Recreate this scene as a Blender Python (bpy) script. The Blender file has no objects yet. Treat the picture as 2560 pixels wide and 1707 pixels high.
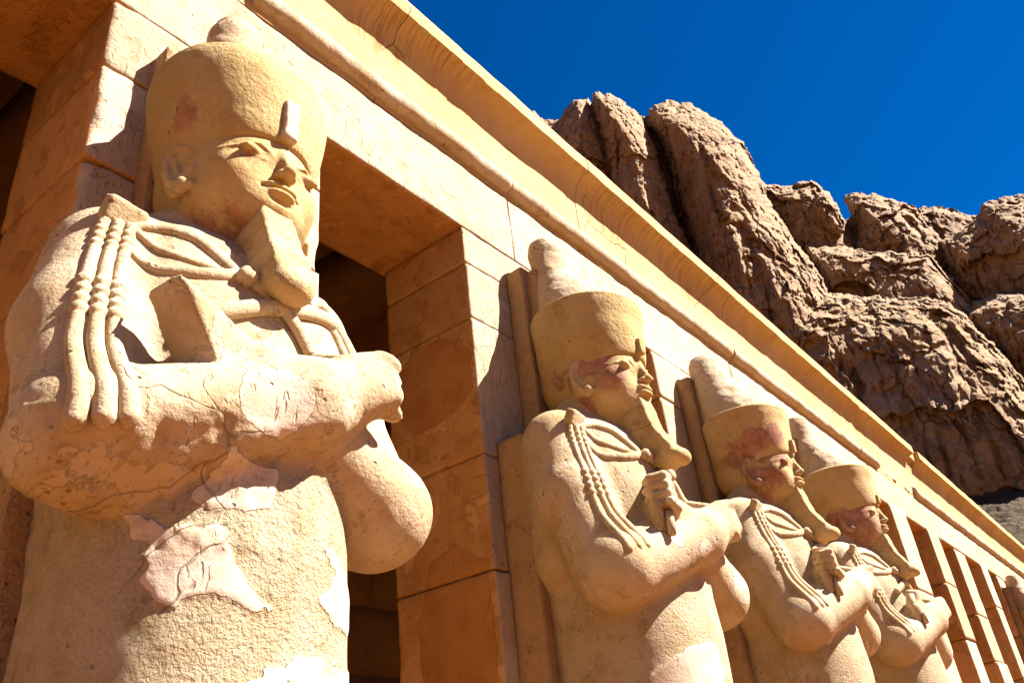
import bpy, math, random
import numpy as np

# ------------------------------------------------------------------ camera, sky, sun, exposure
S = bpy.context.scene
COL = S.collection
F32 = np.float32

def build_camera():
    cam = bpy.data.cameras.new('camera')
    ob = bpy.data.objects.new('camera', cam)
    COL.objects.link(ob)
    a = np.array([1830, 997, 2090.]); b = np.array([-425, -3603, 2090.])
    X = a / np.linalg.norm(a)
    Z = b - X * (b @ X); Z /= np.linalg.norm(Z)
    D = np.cross(Z, X)
    R = np.array([X, D, Z])                       # world = R @ (right, down, forward)
    M = np.eye(4)
    M[:3, 0] = R[:, 0]; M[:3, 1] = -R[:, 1]; M[:3, 2] = -R[:, 2]
    M[:3, 3] = (0, -3, 1.6)
    from mathutils import Matrix
    ob.matrix_world = Matrix(M.tolist())
    cam.sensor_width = 36.0
    cam.lens = 36.0 * 2090 / 2560
    cam.clip_start = 0.05
    cam.clip_end = 3000
    S.camera = ob
build_camera()

SUN_AZ = math.radians(145)        # clockwise from +Y
SUN_EL = math.radians(47.5)
W = bpy.data.worlds.new("World"); S.world = W
W.use_nodes = True
nt = W.node_tree
for n in list(nt.nodes): nt.nodes.remove(n)
wo = nt.nodes.new('ShaderNodeOutputWorld'); bg = nt.nodes.new('ShaderNodeBackground')
sky = nt.nodes.new('ShaderNodeTexSky'); sky.sky_type = 'NISHITA'
sky.sun_disc = False; sky.sun_elevation = SUN_EL; sky.sun_rotation = SUN_AZ
sky.altitude = 400; sky.air_density = 1.0; sky.dust_density = 0.2; sky.ozone_density = 3.0
hsv = nt.nodes.new('ShaderNodeHueSaturation')
hsv.inputs['Hue'].default_value = 0.512
hsv.inputs['Saturation'].default_value = 1.50
hsv.inputs['Value'].default_value = 0.48
nt.links.new(sky.outputs[0], hsv.inputs['Color'])
nt.links.new(hsv.outputs[0], bg.inputs[0])
bg.inputs[1].default_value = 0.05
nt.links.new(bg.outputs[0], wo.inputs[0])

sl = bpy.data.lights.new('sun', 'SUN'); sl.energy = 5.0; sl.angle = math.radians(0.5); sl.color = (1, .97, .93)
so = bpy.data.objects.new('sun', sl); COL.objects.link(so)
from mathutils import Vector
sd = Vector((math.sin(SUN_AZ) * math.cos(SUN_EL), math.cos(SUN_AZ) * math.cos(SUN_EL), math.sin(SUN_EL)))
so.rotation_euler = sd.to_track_quat('Z', 'Y').to_euler()
so.location = sd * 50

S.view_settings.view_transform = 'Standard'
S.view_settings.look = 'None'
S.view_settings.exposure = 2.4
S.view_settings.gamma = 1
S.render.engine = 'CYCLES'
S.cycles.max_bounces = 6
S.cycles.diffuse_bounces = 3
S.cycles.use_denoising = True

# ------------------------------------------------------------------ noise
def _hash(ix, iy, iz, seed):
    h = (ix.astype(np.uint32) * np.uint32(374761393) + iy.astype(np.uint32) * np.uint32(668265263)
         + iz.astype(np.uint32) * np.uint32(2147483647 - 58) + np.uint32(seed * 7919 + 13))
    h = (h ^ (h >> np.uint32(13))) * np.uint32(1274126177)
    h = (h ^ (h >> np.uint32(15))) * np.uint32(2246822519)
    return ((h ^ (h >> np.uint32(16))) & np.uint32(0xFFFFFF)).astype(F32) / F32(0xFFFFFF)

def vnoise(P, seed=0):
    """smooth value noise in [-1,1] at points P (n,3)"""
    P = np.asarray(P, F32)
    I = np.floor(P).astype(np.int32); f = P - I
    u = f * f * f * (f * (f * 6 - 15) + 10)
    x, y, z = I[:, 0], I[:, 1], I[:, 2]
    r = 0
    for dx in (0, 1):
        wx = u[:, 0] if dx else 1 - u[:, 0]
        for dy in (0, 1):
            wy = u[:, 1] if dy else 1 - u[:, 1]
            for dz in (0, 1):
                wz = u[:, 2] if dz else 1 - u[:, 2]
                r = r + wx * wy * wz * _hash(x + dx, y + dy, z + dz, seed)
    return r * 2 - 1

_ROT = np.array([[0.36, 0.48, -0.8], [-0.8, 0.6, 0.0], [0.48, 0.64, 0.6]], F32)
def fbm(P, octaves=4, seed=0, gain=.5, ridged=False):
    P = np.asarray(P, F32); a = 1.0; t = 0; s = 0
    for o in range(octaves):
        n = vnoise(P, seed + o)
        if ridged: n = 1 - 2 * np.abs(n)
        s = s + a * n; t += a; a *= gain
        P = P @ _ROT.T * 2.03 + 17.3
    return s / t

# ------------------------------------------------------------------ mesh helpers
def weld(V, Q):
    key = np.round(V * 20000).astype(np.int64)
    _, first, inv = np.unique(key, axis=0, return_index=True, return_inverse=True)
    return V[first], inv.reshape(-1)[Q]

def make_mesh(name, V, Q, mat, parent=None, smooth=True, attrs=None, side=None):
    V = np.ascontiguousarray(V, F32); Q = np.ascontiguousarray(Q, np.int32)
    n = Q.shape[1]
    me = bpy.data.meshes.new(name)
    me.vertices.add(len(V)); me.vertices.foreach_set('co', V.ravel())
    me.loops.add(Q.size); me.loops.foreach_set('vertex_index', Q.ravel())
    me.polygons.add(len(Q)); me.polygons.foreach_set('loop_start', np.arange(0, Q.size, n, dtype=np.int32))
    me.update(calc_edges=True)
    me.validate()
    if smooth: me.shade_smooth()
    for k, a in (attrs or {}).items():
        at = me.attributes.new(k, 'FLOAT', 'POINT')
        at.data.foreach_set('value', np.ascontiguousarray(a, F32))
    me.materials.append(mat)
    if side:
        me.materials.append(side)
        p = V[Q]; nn = np.cross(p[:, 2] - p[:, 0], p[:, 3] - p[:, 1]); nn /= np.maximum(np.linalg.norm(nn, axis=1, keepdims=True), 1e-12)
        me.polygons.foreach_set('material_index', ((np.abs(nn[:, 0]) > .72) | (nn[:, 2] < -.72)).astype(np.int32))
    ob = bpy.data.objects.new(name, me)
    COL.objects.link(ob)
    if parent: ob.parent = parent
    return ob

def join(parts):
    Vs, Qs, o = [], [], 0
    for V, Q in parts:
        Vs.append(V); Qs.append(np.asarray(Q) + o); o += len(V)
    return np.concatenate(Vs), np.concatenate(Qs)

def normals(V, Q):
    a, b, c, d = (V[Q[:, i]] for i in range(4))
    n = np.cross(c - a, d - b)
    N = np.zeros_like(V)
    for i in range(4):
        for k in range(3): N[:, k] += np.bincount(Q[:, i], n[:, k], len(V))
    return N / np.maximum(np.linalg.norm(N, axis=1, keepdims=True), 1e-9)

def thing(name, label, cat, loc=(0, 0, 0), group=None):
    o = bpy.data.objects.new(name, None); COL.objects.link(o)
    o.location = loc; o['label'] = label; o['category'] = cat
    o.empty_display_size = .2
    if group: o['group'] = group
    return o

# ------------------------------------------------------------------ signed distance sculpting
class Field:
    def __init__(s, lo, hi, h):
        s.lo = np.array(lo, float); s.h = h
        s.n = np.ceil((np.array(hi) - s.lo) / h).astype(int) + 1
        s.ax = [(s.lo[i] + h * np.arange(s.n[i])).astype(F32) for i in range(3)]
        s.F = np.full(s.n, 1.0, F32)
    def sub(s, lo, hi, m):
        sl = []
        for i in range(3):
            a = int(np.clip(np.floor((lo[i] - m - s.lo[i]) / s.h), 0, s.n[i]))
            b = int(np.clip(np.ceil((hi[i] + m - s.lo[i]) / s.h) + 1, 0, s.n[i]))
            sl.append(slice(a, b))
        x = s.ax[0][sl[0]][:, None, None]; y = s.ax[1][sl[1]][None, :, None]; z = s.ax[2][sl[2]][None, None, :]
        return tuple(sl), x, y, z
    def add(s, prim, k=.02):
        f, lo, hi = prim
        sl, x, y, z = s.sub(lo, hi, k + 4 * s.h)
        if 0 in (x.size, y.size, z.size): return
        b = f(x, y, z); a = s.F[sl]
        h = np.clip(.5 + .5 * (a - b) / k, 0, 1)
        s.F[sl] = a * (1 - h) + b * h - k * h * (1 - h)
    def cut(s, prim, k=.02):
        f, lo, hi = prim
        sl, x, y, z = s.sub(lo, hi, k + 4 * s.h)
        if 0 in (x.size, y.size, z.size): return
        b = -f(x, y, z); a = s.F[sl]
        h = np.clip(.5 - .5 * (a - b) / k, 0, 1)
        s.F[sl] = a * (1 - h) + b * h + k * h * (1 - h)
    def front(s, x, z):
        """first surface met coming from the front (-y) over (x, z)"""
        i = np.clip(np.round((np.asarray(x) - s.lo[0]) / s.h).astype(int), 0, s.n[0] - 1)
        k = np.clip(np.round((np.asarray(z) - s.lo[2]) / s.h).astype(int), 0, s.n[2] - 1)
        col = s.F[i, :, k]
        j = np.argmax(col < 0, axis=1)
        j = np.maximum(j, 1)
        a = col[np.arange(len(j)), j - 1]; b = col[np.arange(len(j)), j]
        return s.lo[1] + s.h * (j - 1 + a / (a - b + 1e-9))
    def mesh(s):
        F = s.F
        F[0], F[-1], F[:, 0], F[:, -1], F[:, :, 0], F[:, :, -1] = (np.maximum(F[0], 1e-3), np.maximum(F[-1], 1e-3),
            np.maximum(F[:, 0], 1e-3), np.maximum(F[:, -1], 1e-3), np.maximum(F[:, :, 0], 1e-3), np.maximum(F[:, :, -1], 1e-3))
        I = (F < 0)
        c = np.zeros(np.array(F.shape) - 1, np.int8)
        C8 = [(i, j, k) for i in (0, 1) for j in (0, 1) for k in (0, 1)]
        nx, ny, nz = c.shape
        for i, j, k in C8: c += I[i:i + nx, j:j + ny, k:k + nz]
        act = (c > 0) & (c < 8)
        ii, jj, kk = np.nonzero(act)
        vals = np.stack([F[ii + i, jj + j, kk + k] for i, j, k in C8], 1)
        acc = np.zeros((len(ii), 3)); cnt = np.zeros(len(ii))
        for p in range(8):
            for q in range(p + 1, 8):
                A, B = np.array(C8[p]), np.array(C8[q])
                if np.abs(A - B).sum() != 1: continue
                va, vb = vals[:, p], vals[:, q]
                m = (va < 0) != (vb < 0)
                t = np.where(m, va / np.where(m, va - vb, 1), 0)
                acc += m[:, None] * (A + t[:, None] * (B - A)); cnt += m
        V = (np.stack([ii, jj, kk], 1) + acc / cnt[:, None]) * s.h + s.lo
        idx = np.full(c.shape, -1, np.int32); idx[ii, jj, kk] = np.arange(len(ii))
        Q = []
        for ax in range(3):
            a1, a2 = (ax + 1) % 3, (ax + 2) % 3
            A = [slice(1, -1)] * 3; A[ax] = slice(0, -1)
            B = list(A); B[ax] = slice(1, None)
            m = I[tuple(A)] != I[tuple(B)]
            g = np.array(np.nonzero(m)).T
            base = g.copy(); base[:, a1] += 1; base[:, a2] += 1
            def cell(d1, d2):
                q = base.copy(); q[:, a1] -= d1; q[:, a2] -= d2
                return idx[q[:, 0], q[:, 1], q[:, 2]]
            quad = np.stack([cell(1, 1), cell(0, 1), cell(0, 0), cell(1, 0)], 1)
            flip = ~I[tuple(A)][m]
            quad[flip] = quad[flip][:, ::-1]
            Q.append(quad)
        Q = np.concatenate(Q)
        Q = Q[(Q >= 0).all(1)]
        return V, Q

def _rot(ax=0, ay=0, az=0):
    cx, sx, cy, sy, cz, sz = math.cos(ax), math.sin(ax), math.cos(ay), math.sin(ay), math.cos(az), math.sin(az)
    return (np.array([[cz, -sz, 0], [sz, cz, 0], [0, 0, 1]]) @ np.array([[cy, 0, sy], [0, 1, 0], [-sy, 0, cy]])
            @ np.array([[1, 0, 0], [0, cx, -sx], [0, sx, cx]])).astype(F32)

def ell(c, r, rot=None):
    c = [F32(v) for v in c]; r = [F32(v) for v in r]
    def f(x, y, z):
        p = (x - c[0], y - c[1], z - c[2])
        if rot is not None: p = [rot[0, i] * p[0] + rot[1, i] * p[1] + rot[2, i] * p[2] for i in range(3)]
        k0 = np.sqrt((p[0] / r[0])**2 + (p[1] / r[1])**2 + (p[2] / r[2])**2)
        k1 = np.sqrt((p[0] / r[0]**2)**2 + (p[1] / r[1]**2)**2 + (p[2] / r[2]**2)**2)
        return k0 * (k0 - 1) / np.maximum(k1, F32(1e-5))
    m = max(r) if rot is not None else None
    lo = [c[i] - (m or r[i]) for i in range(3)]; hi = [c[i] + (m or r[i]) for i in range(3)]
    return f, lo, hi

def cone(a, b, ra, rb):
    a = np.array(a, F32); b = np.array(b, F32); d = b - a; dd = F32(d @ d)
    ra, rb = F32(ra), F32(rb)
    def f(x, y, z):
        p = (x - a[0], y - a[1], z - a[2])
        h = np.clip((p[0] * d[0] + p[1] * d[1] + p[2] * d[2]) / dd, 0, 1)
        return np.sqrt((p[0] - d[0] * h)**2 + (p[1] - d[1] * h)**2 + (p[2] - d[2] * h)**2) - (ra + (rb - ra) * h)
    m = max(ra, rb)
    return f, np.minimum(a, b) - m, np.maximum(a, b) + m

def rbox(c, half, r=.01, rot=None):
    c = [F32(v) for v in c]; hh = [F32(v - r) for v in half]
    def f(x, y, z):
        p = (x - c[0], y - c[1], z - c[2])
        if rot is not None: p = [rot[0, i] * p[0] + rot[1, i] * p[1] + rot[2, i] * p[2] for i in range(3)]
        q = [np.abs(p[i]) - hh[i] for i in range(3)]
        o = np.sqrt(np.maximum(q[0], 0)**2 + np.maximum(q[1], 0)**2 + np.maximum(q[2], 0)**2)
        return o + np.minimum(np.maximum(np.maximum(q[0], q[1]), q[2]), 0) - F32(r)
    m = math.sqrt(sum(v * v for v in half)) if rot is not None else None
    return f, [c[i] - (m or half[i]) for i in range(3)], [c[i] + (m or half[i]) for i in range(3)]

def half(n, p, prim):
    """the part of prim lying on the side of the plane that n points to"""
    n = np.array(n, F32); n /= np.linalg.norm(n); p = np.array(p, F32); f, lo, hi = prim
    return (lambda x, y, z: np.maximum(f(x, y, z), -((x - p[0]) * n[0] + (y - p[1]) * n[1] + (z - p[2]) * n[2]))), lo, hi

def stack(rows, pw=2.0):
    """vertical solid of elliptic sections: rows of (z, cy, rx, ry), smooth between rows"""
    R = np.array(sorted(rows), float)
    lo = [-R[:, 2].max(), (R[:, 1] - R[:, 3]).min(), R[0, 0]]
    hi = [R[:, 2].max(), (R[:, 1] + R[:, 3]).max(), R[-1, 0]]
    def f(x, y, z):
        zz = z.ravel().astype(float)
        def ip(k):
            # monotone-ish cosine interpolation keeps the outline soft
            i = np.clip(np.searchsorted(R[:, 0], zz) - 1, 0, len(R) - 2)
            t = np.clip((zz - R[i, 0]) / (R[i + 1, 0] - R[i, 0]), 0, 1)
            m = np.gradient(R[:, k], R[:, 0]); h = R[i + 1, 0] - R[i, 0]
            return ((2 * t**3 - 3 * t**2 + 1) * R[i, k] + (t**3 - 2 * t**2 + t) * h * m[i]
                    + (-2 * t**3 + 3 * t**2) * R[i + 1, k] + (t**3 - t**2) * h * m[i + 1]).astype(F32)[None, None, :]
        cy, rx, ry = ip(1), np.maximum(ip(2), .005), np.maximum(ip(3), .005)
        k = (np.abs(x / rx)**pw + np.abs((y - cy) / ry)**pw)**F32(1 / pw)
        d = (k - 1) * np.minimum(rx, ry)
        e = np.maximum(F32(R[0, 0]) - z, z - F32(R[-1, 0]))
        return np.maximum(d, e)
    return f, lo, hi

# ------------------------------------------------------------------ other shape makers
def sweep(path, rad, seg=14, flat=1.0, up=(0, -1, 0), cap=True):
    """tube along path; rad per point; flat scales it along 'up'"""
    P = np.asarray(path, float); n = len(P)
    T = np.gradient(P, axis=0); T /= np.linalg.norm(T, axis=1, keepdims=True)
    U = np.asarray(up, float)[None] - (T @ np.asarray(up, float))[:, None] * T
    U /= np.linalg.norm(U, axis=1, keepdims=True)
    B = np.cross(T, U)
    a = np.arange(seg) / seg * 2 * math.pi
    r = np.broadcast_to(np.asarray(rad, float), (n,))
    V = (P[:, None] + r[:, None, None] * (np.cos(a)[None, :, None] * B[:, None] + flat * np.sin(a)[None, :, None] * U[:, None])).reshape(-1, 3)
    i = np.arange(n - 1)[:, None] * seg; j = np.arange(seg)[None]; j2 = (j + 1) % seg
    Q = np.stack([i + j, i + j2, i + seg + j2, i + seg + j], -1).reshape(-1, 4)
    if cap:
        V = np.concatenate([V, P[:1], P[-1:]]); c0 = len(V) - 2
        k = np.arange(0, seg, 2); m = seg
        e = (n - 1) * seg
        Q0 = np.stack([np.full_like(k, c0), (k + 2) % m, (k + 1) % m, k], 1)
        Q1 = np.stack([np.full_like(k, c0 + 1), e + k, e + (k + 1) % m, e + (k + 2) % m], 1)
        Q = np.concatenate([Q, Q0, Q1])
    return V, Q

def box_grid(lo, hi, res):
    lo = np.array(lo, float); hi = np.array(hi, float); parts = []
    n = np.maximum(1, np.round((hi - lo) / res).astype(int))
    for ax in range(3):
        a1, a2 = (ax + 1) % 3, (ax + 2) % 3
        u = np.linspace(lo[a1], hi[a1], n[a1] + 1); v = np.linspace(lo[a2], hi[a2], n[a2] + 1)
        U, Vv = np.meshgrid(u, v, indexing='ij')
        for side in (0, 1):
            P = np.zeros((U.size, 3)); P[:, a1] = U.ravel(); P[:, a2] = Vv.ravel(); P[:, ax] = hi[ax] if side else lo[ax]
            i = np.arange(n[a1])[:, None] * (n[a2] + 1) + np.arange(n[a2])[None]
            Q = np.stack([i, i + n[a2] + 1, i + n[a2] + 2, i + 1], -1).reshape(-1, 4)
            if not side: Q = Q[:, ::-1]
            parts.append((P, Q))
    return weld(*join(parts))

def stone_block(lo, hi, res=.04, chip=.02, rough=.004, seed=0, base=.006):
    """a dressed block: worn, chipped edges and slightly uneven faces"""
    V, Q = box_grid(lo, hi, res)
    lo = np.array(lo, float); hi = np.array(hi, float)
    n1 = fbm(V * 2.3 + seed * 3.1, 3, seed); n2 = fbm(V * 9 + seed, 2, seed + 5)
    r = base + chip * np.clip(n1 * 1.7 + n2 * .5 - .05, 0, 2)
    r = np.minimum(r, .45 * (hi - lo).min())[:, None]
    c = np.clip(V, lo + r, hi - r)
    d = V - c; L = np.linalg.norm(d, axis=1, keepdims=True)
    N = d / np.maximum(L, 1e-9)
    return c + N * (r + (rough * (fbm(V * 5, 3, seed + 9) + .5 * n2))[:, None]), Q

def poly_sd(pts, x, y):
    """signed distance (positive inside) of points to a polygon"""
    P = np.asarray(pts, float); n = len(P)
    d = np.full(x.shape, 1e9); ins = np.zeros(x.shape, bool)
    for i in range(n):
        a, b = P[i], P[(i + 1) % n]
        e = b - a; wx, wy = x - a[0], y - a[1]
        t = np.clip((wx * e[0] + wy * e[1]) / (e @ e + 1e-12), 0, 1)
        d = np.minimum(d, (wx - e[0] * t)**2 + (wy - e[1] * t)**2)
        c = ((a[1] <= y) != (b[1] <= y))
        with np.errstate(divide='ignore', invalid='ignore'):
            xi = a[0] + (y - a[1]) / (b[1] - a[1] + 1e-12) * e[0]
        ins ^= c & (x < xi)
    d = np.sqrt(d)
    return np.where(ins, d, -d)

# ------------------------------------------------------------------ materials
class NG:
    def __init__(s, name):
        s.m = bpy.data.materials.new(name); s.m.use_nodes = True
        s.t = s.m.node_tree
        s.b = s.t.nodes['Principled BSDF']
        s.b.inputs['Roughness'].default_value = .92
        s.b.inputs['Specular IOR Level'].default_value = .12
        tc = s.t.nodes.new('ShaderNodeTexCoord')
        oi = s.t.nodes.new('ShaderNodeObjectInfo')
        s.P = s.vec('ADD', tc.outputs['Object'], s.vec('SCALE', oi.outputs['Location'], None, scale=1.7))
        s.raw = tc.outputs['Object']
    def put(s, sock, v):
        if v is None: return
        if isinstance(v, bpy.types.NodeSocket): s.t.links.new(v, sock)
        elif isinstance(v, (tuple, list)) and len(v) == 3 and sock.type == 'RGBA': sock.default_value = (*v, 1)
        else: sock.default_value = v
    def vec(s, op, a, b=None, scale=None):
        n = s.t.nodes.new('ShaderNodeVectorMath'); n.operation = op
        s.put(n.inputs[0], a); s.put(n.inputs[1], b)
        if scale is not None: s.put(n.inputs['Scale'], scale)
        return n.outputs[0]
    def math(s, op, a, b=None, c=None, clamp=False):
        n = s.t.nodes.new('ShaderNodeMath'); n.operation = op; n.use_clamp = clamp
        s.put(n.inputs[0], a); s.put(n.inputs[1], b); s.put(n.inputs[2], c)
        return n.outputs[0]
    def noise(s, scale, detail=4, rough=.55, p=None, dist=0, col=False):
        n = s.t.nodes.new('ShaderNodeTexNoise')
        s.put(n.inputs['Vector'], p or s.P); n.inputs['Scale'].default_value = scale
        n.inputs['Detail'].default_value = detail; n.inputs['Roughness'].default_value = rough
        n.inputs['Distortion'].default_value = dist
        return n.outputs[1 if col else 0]
    def voro(s, scale, feat='F1', p=None, rnd=1):
        n = s.t.nodes.new('ShaderNodeTexVoronoi'); n.feature = feat
        s.put(n.inputs['Vector'], p or s.P); n.inputs['Scale'].default_value = scale
        n.inputs['Randomness'].default_value = rnd
        return n.outputs['Distance']
    def ramp(s, v, a, b, to=(0, 1), smooth=True):
        n = s.t.nodes.new('ShaderNodeMapRange'); n.interpolation_type = 'SMOOTHSTEP' if smooth else 'LINEAR'
        s.put(n.inputs[0], v); s.put(n.inputs[1], a); s.put(n.inputs[2], b); s.put(n.inputs[3], to[0]); s.put(n.inputs[4], to[1])
        return n.outputs[0]
    def mix(s, f, a, b, mode='MIX'):
        n = s.t.nodes.new('ShaderNodeMix'); n.data_type = 'RGBA'; n.blend_type = mode
        s.put(n.inputs[0], f); s.put(n.inputs[6], a); s.put(n.inputs[7], b)
        return n.outputs[2]
    def attr(s, name):
        n = s.t.nodes.new('ShaderNodeAttribute'); n.attribute_name = name
        return n.outputs['Fac']
    def warp(s, amt, scale=3):
        n = s.noise(scale, 3, col=True)
        return s.vec('ADD', s.P, s.vec('SCALE', s.vec('SUBTRACT', n, (.5, .5, .5)), None, scale=amt))
    def done(s, col, height=None, bump=1.0):
        s.put(s.b.inputs['Base Color'], col)
        if height is not None:
            n = s.t.nodes.new('ShaderNodeBump'); n.inputs['Strength'].default_value = bump
            n.inputs['Distance'].default_value = 1.0
            s.put(n.inputs['Height'], height)
            s.t.links.new(n.outputs[0], s.b.inputs['Normal'])
        return s.m

TONE = .62       # overall reflectance of the weathered limestone
def plaster(name, base, alt, dark, grain=.0016, lump=.004, cracks=.5, pits=.5, rough_scale=1.0, red=(.24, .07, .05), pale=(.74, .575, .42), strokes=0.0, flakes=1.0):
    base, alt, dark, pale, red = (tuple(v * TONE for v in c) for c in (base, alt, dark, pale, red))
    g = NG(name)
    big = g.noise(1.7, 5, .6); mid = g.noise(7, 6, .62); fin = g.noise(42 * rough_scale, 4, .65)
    c = g.mix(g.ramp(big, .35, .68), base, alt)
    c = g.mix(g.ramp(mid, .46, .75, (0, .75)), c, dark)
    c = g.mix(g.ramp(fin, .35, .7, (0, .22)), c, tuple(v * .55 for v in base))
    sk = g.noise(1, 5, .65, p=g.vec('MULTIPLY', g.warp(.1, 3), (3.2, 3.2, .55)))
    c = g.mix(g.ramp(sk, .52, .72, (0, .42)), c, tuple(v * .85 for v in dark))
    tn = g.attr('tone')
    c = g.mix(g.ramp(tn, 0, 1, (0, .45), False), c, tuple(v * .80 for v in dark))
    c = g.mix(g.ramp(tn, 0, -1, (0, .5), False), c, tuple(min(1, v * 1.12) for v in alt))
    # flaked skin with crisp edges, and fine dark specks
    fl = g.noise(2.6, 9, .66, p=g.warp(.2, 4))
    fm = g.math('MULTIPLY', g.ramp(fl, .575, .590), flakes)
    c = g.mix(g.math('MULTIPLY', fm, .55), c, tuple(min(1, v * m) for v, m in zip(alt, (1.06, 1.05, 1.08))))
    fm2 = g.math('MULTIPLY', g.ramp(fl, .405, .392), flakes)
    c = g.mix(g.math('MULTIPLY', fm2, .5), c, dark)
    sp = g.ramp(g.noise(70, 3, .6), .66, .74)
    c = g.mix(g.math('MULTIPLY', sp, .45), c, tuple(v * .35 for v in dark))
    # repaired plaster (attribute holds the signed distance to the patch outline, in metres)
    jig = g.math('MULTIPLY', g.math('SUBTRACT', g.noise(16, 4), .5), .05)
    pd = g.math('ADD', g.attr('patch'), g.math('MULTIPLY', jig, g.math('GREATER_THAN', g.math('ABSOLUTE', g.attr('patch')), 1e-5)))
    pm = g.ramp(pd, .003, .006)
    pc = g.mix(g.ramp(g.noise(5, 5), .4, .7), pale, tuple(v * m for v, m in zip(pale, (.86, .78, .66))))
    c = g.mix(pm, c, pc)
    rim = g.math('MULTIPLY', g.ramp(pd, -.006, .002), g.ramp(pd, .010, .004))
    # red paint remains
    rd = g.math('ADD', g.math('MULTIPLY', g.attr('red'), .8), g.math('MULTIPLY', g.math('SUBTRACT', g.noise(7, 8, .75, p=g.warp(.12, 5)), .5), 2.4))
    rm = g.math('MULTIPLY', g.ramp(rd, .38, .75), g.ramp(g.attr('red'), 0, .25))
    c = g.mix(g.math('MULTIPLY', rm, .72), c, g.mix(g.ramp(g.noise(14, 4), .4, .65), red, tuple(min(1, v * 1.6 + .05) for v in red)))
    st_ = g.math('MULTIPLY', g.attr('stucco'), g.math('SUBTRACT', 1.0, pm))
    c = g.mix(g.math('MULTIPLY', st_, .75), c, g.mix(g.ramp(mid, .4, .65), (.56 * TONE, .44 * TONE, .275 * TONE), (.47 * TONE, .35 * TONE, .19 * TONE)))
    c = g.mix(g.math('MULTIPLY', st_, g.ramp(fin, .60, .72, (0, .45))), c, (.16, .09, .03))
    h = g.math('ADD', g.math('MULTIPLY', g.math('MULTIPLY', g.math('SUBTRACT', fin, .5), g.math('ADD', 1.0, g.math('MULTIPLY', st_, 2.4))), grain * 4),
               g.math('MULTIPLY', g.math('SUBTRACT', mid, .5), lump * 2))
    h = g.math('SUBTRACT', h, g.math('MULTIPLY', g.math('SUBTRACT', fm2, fm), .003))
    h = g.math('SUBTRACT', h, g.math('MULTIPLY', sp, .003))
    h = g.math('MULTIPLY', h, g.ramp(pm, 0, 1, (1, .45)))
    h = g.math('ADD', h, g.math('MULTIPLY', pm, .008))
    if strokes:      # chisel marks: short stretched dents
        st = g.noise(1.0, 2, .5, p=g.vec('MULTIPLY', g.warp(.15), (34, 20, 11)))
        dn = g.math('MULTIPLY', g.ramp(st, .60, .70), g.ramp(g.noise(1.3, 2), .42, .58))
        h = g.math('SUBTRACT', h, g.math('MULTIPLY', dn, strokes))
        c = g.mix(g.math('MULTIPLY', dn, .35), c, tuple(v * .6 for v in dark))
    if cracks:
        w = g.warp(.35, 2.2)
        cr = g.voro(1.15, 'DISTANCE_TO_EDGE', p=w)
        cm = g.math('MULTIPLY', g.ramp(cr, .0045, .001), g.ramp(g.noise(1.4, 3), .55, .63))
        h = g.math('SUBTRACT', h, g.math('MULTIPLY', cm, .003))
        c = g.mix(g.math('MULTIPLY', cm, cracks), c, (.05, .03, .015))
    if pits:
        pt = g.voro(17, 'F1')
        pp = g.math('MULTIPLY', g.ramp(pt, .17, .06), g.ramp(g.noise(3.1, 2), .52, .62))
        h = g.math('SUBTRACT', h, g.math('MULTIPLY', pp, .008))
        c = g.mix(g.math('MULTIPLY', pp, pits), c, (.08, .04, .02))
    return g.done(c, h)

CREAM  = (.59, .42, .235); CREAM2 = (.64, .485, .31); TAN = (.49, .31, .13)
M_BODY  = plaster('statue_plaster', CREAM, CREAM2, TAN, grain=.0014, lump=.003, strokes=.003, rough_scale=1.5, cracks=.4)
M_HEAD  = plaster('painted_face_plaster', (.58, .39, .16), (.60, .43, .22), (.46, .27, .07), grain=.0012, lump=.0025, cracks=.35, pits=.3, flakes=.35)
M_OCHRE = plaster('ochre_crown_plaster', (.54, .37, .145), (.59, .43, .20), (.43, .26, .08), grain=.0024, lump=.004, cracks=.3, flakes=.4)
M_WHITE = plaster('white_crown_plaster', (.55, .40, .24), (.62, .47, .31), (.42, .27, .13), grain=.0022, lump=.006, cracks=.8, pits=.8)
M_BEARD = plaster('beard_plaster', (.56, .37, .16), (.60, .43, .22), (.42, .25, .09), grain=.0016, lump=.004)
M_SLAB  = plaster('back_slab_stone', (.50, .31, .14), (.45, .28, .14), (.34, .20, .09), grain=.003, lump=.006)
M_STONE = plaster('temple_limestone', (.58, .44, .29), (.64, .50, .35), (.49, .33, .165), grain=.0022, lump=.006, strokes=.005, cracks=.7)
M_STONE2 = plaster('temple_limestone_smooth', (.58, .435, .265), (.64, .49, .32), (.49, .32, .14), grain=.0014, lump=.004, cracks=.3, pits=.3)
M_JAMB = plaster('sandstone_warm_shade', (.68, .35, .115), (.76, .43, .165), (.42, .185, .045), grain=.003, lump=.006, cracks=.5, pale=(.50, .235, .068))  # sandstone sides and soffits, orange of bounced light in shade put into the colour
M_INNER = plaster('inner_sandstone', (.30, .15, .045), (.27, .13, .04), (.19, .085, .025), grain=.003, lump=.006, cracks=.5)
M_PINK = plaster('pale_repair_plaster', (.66, .50, .38), (.70, .55, .43), (.52, .38, .26), grain=.0016, lump=.004)

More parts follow.
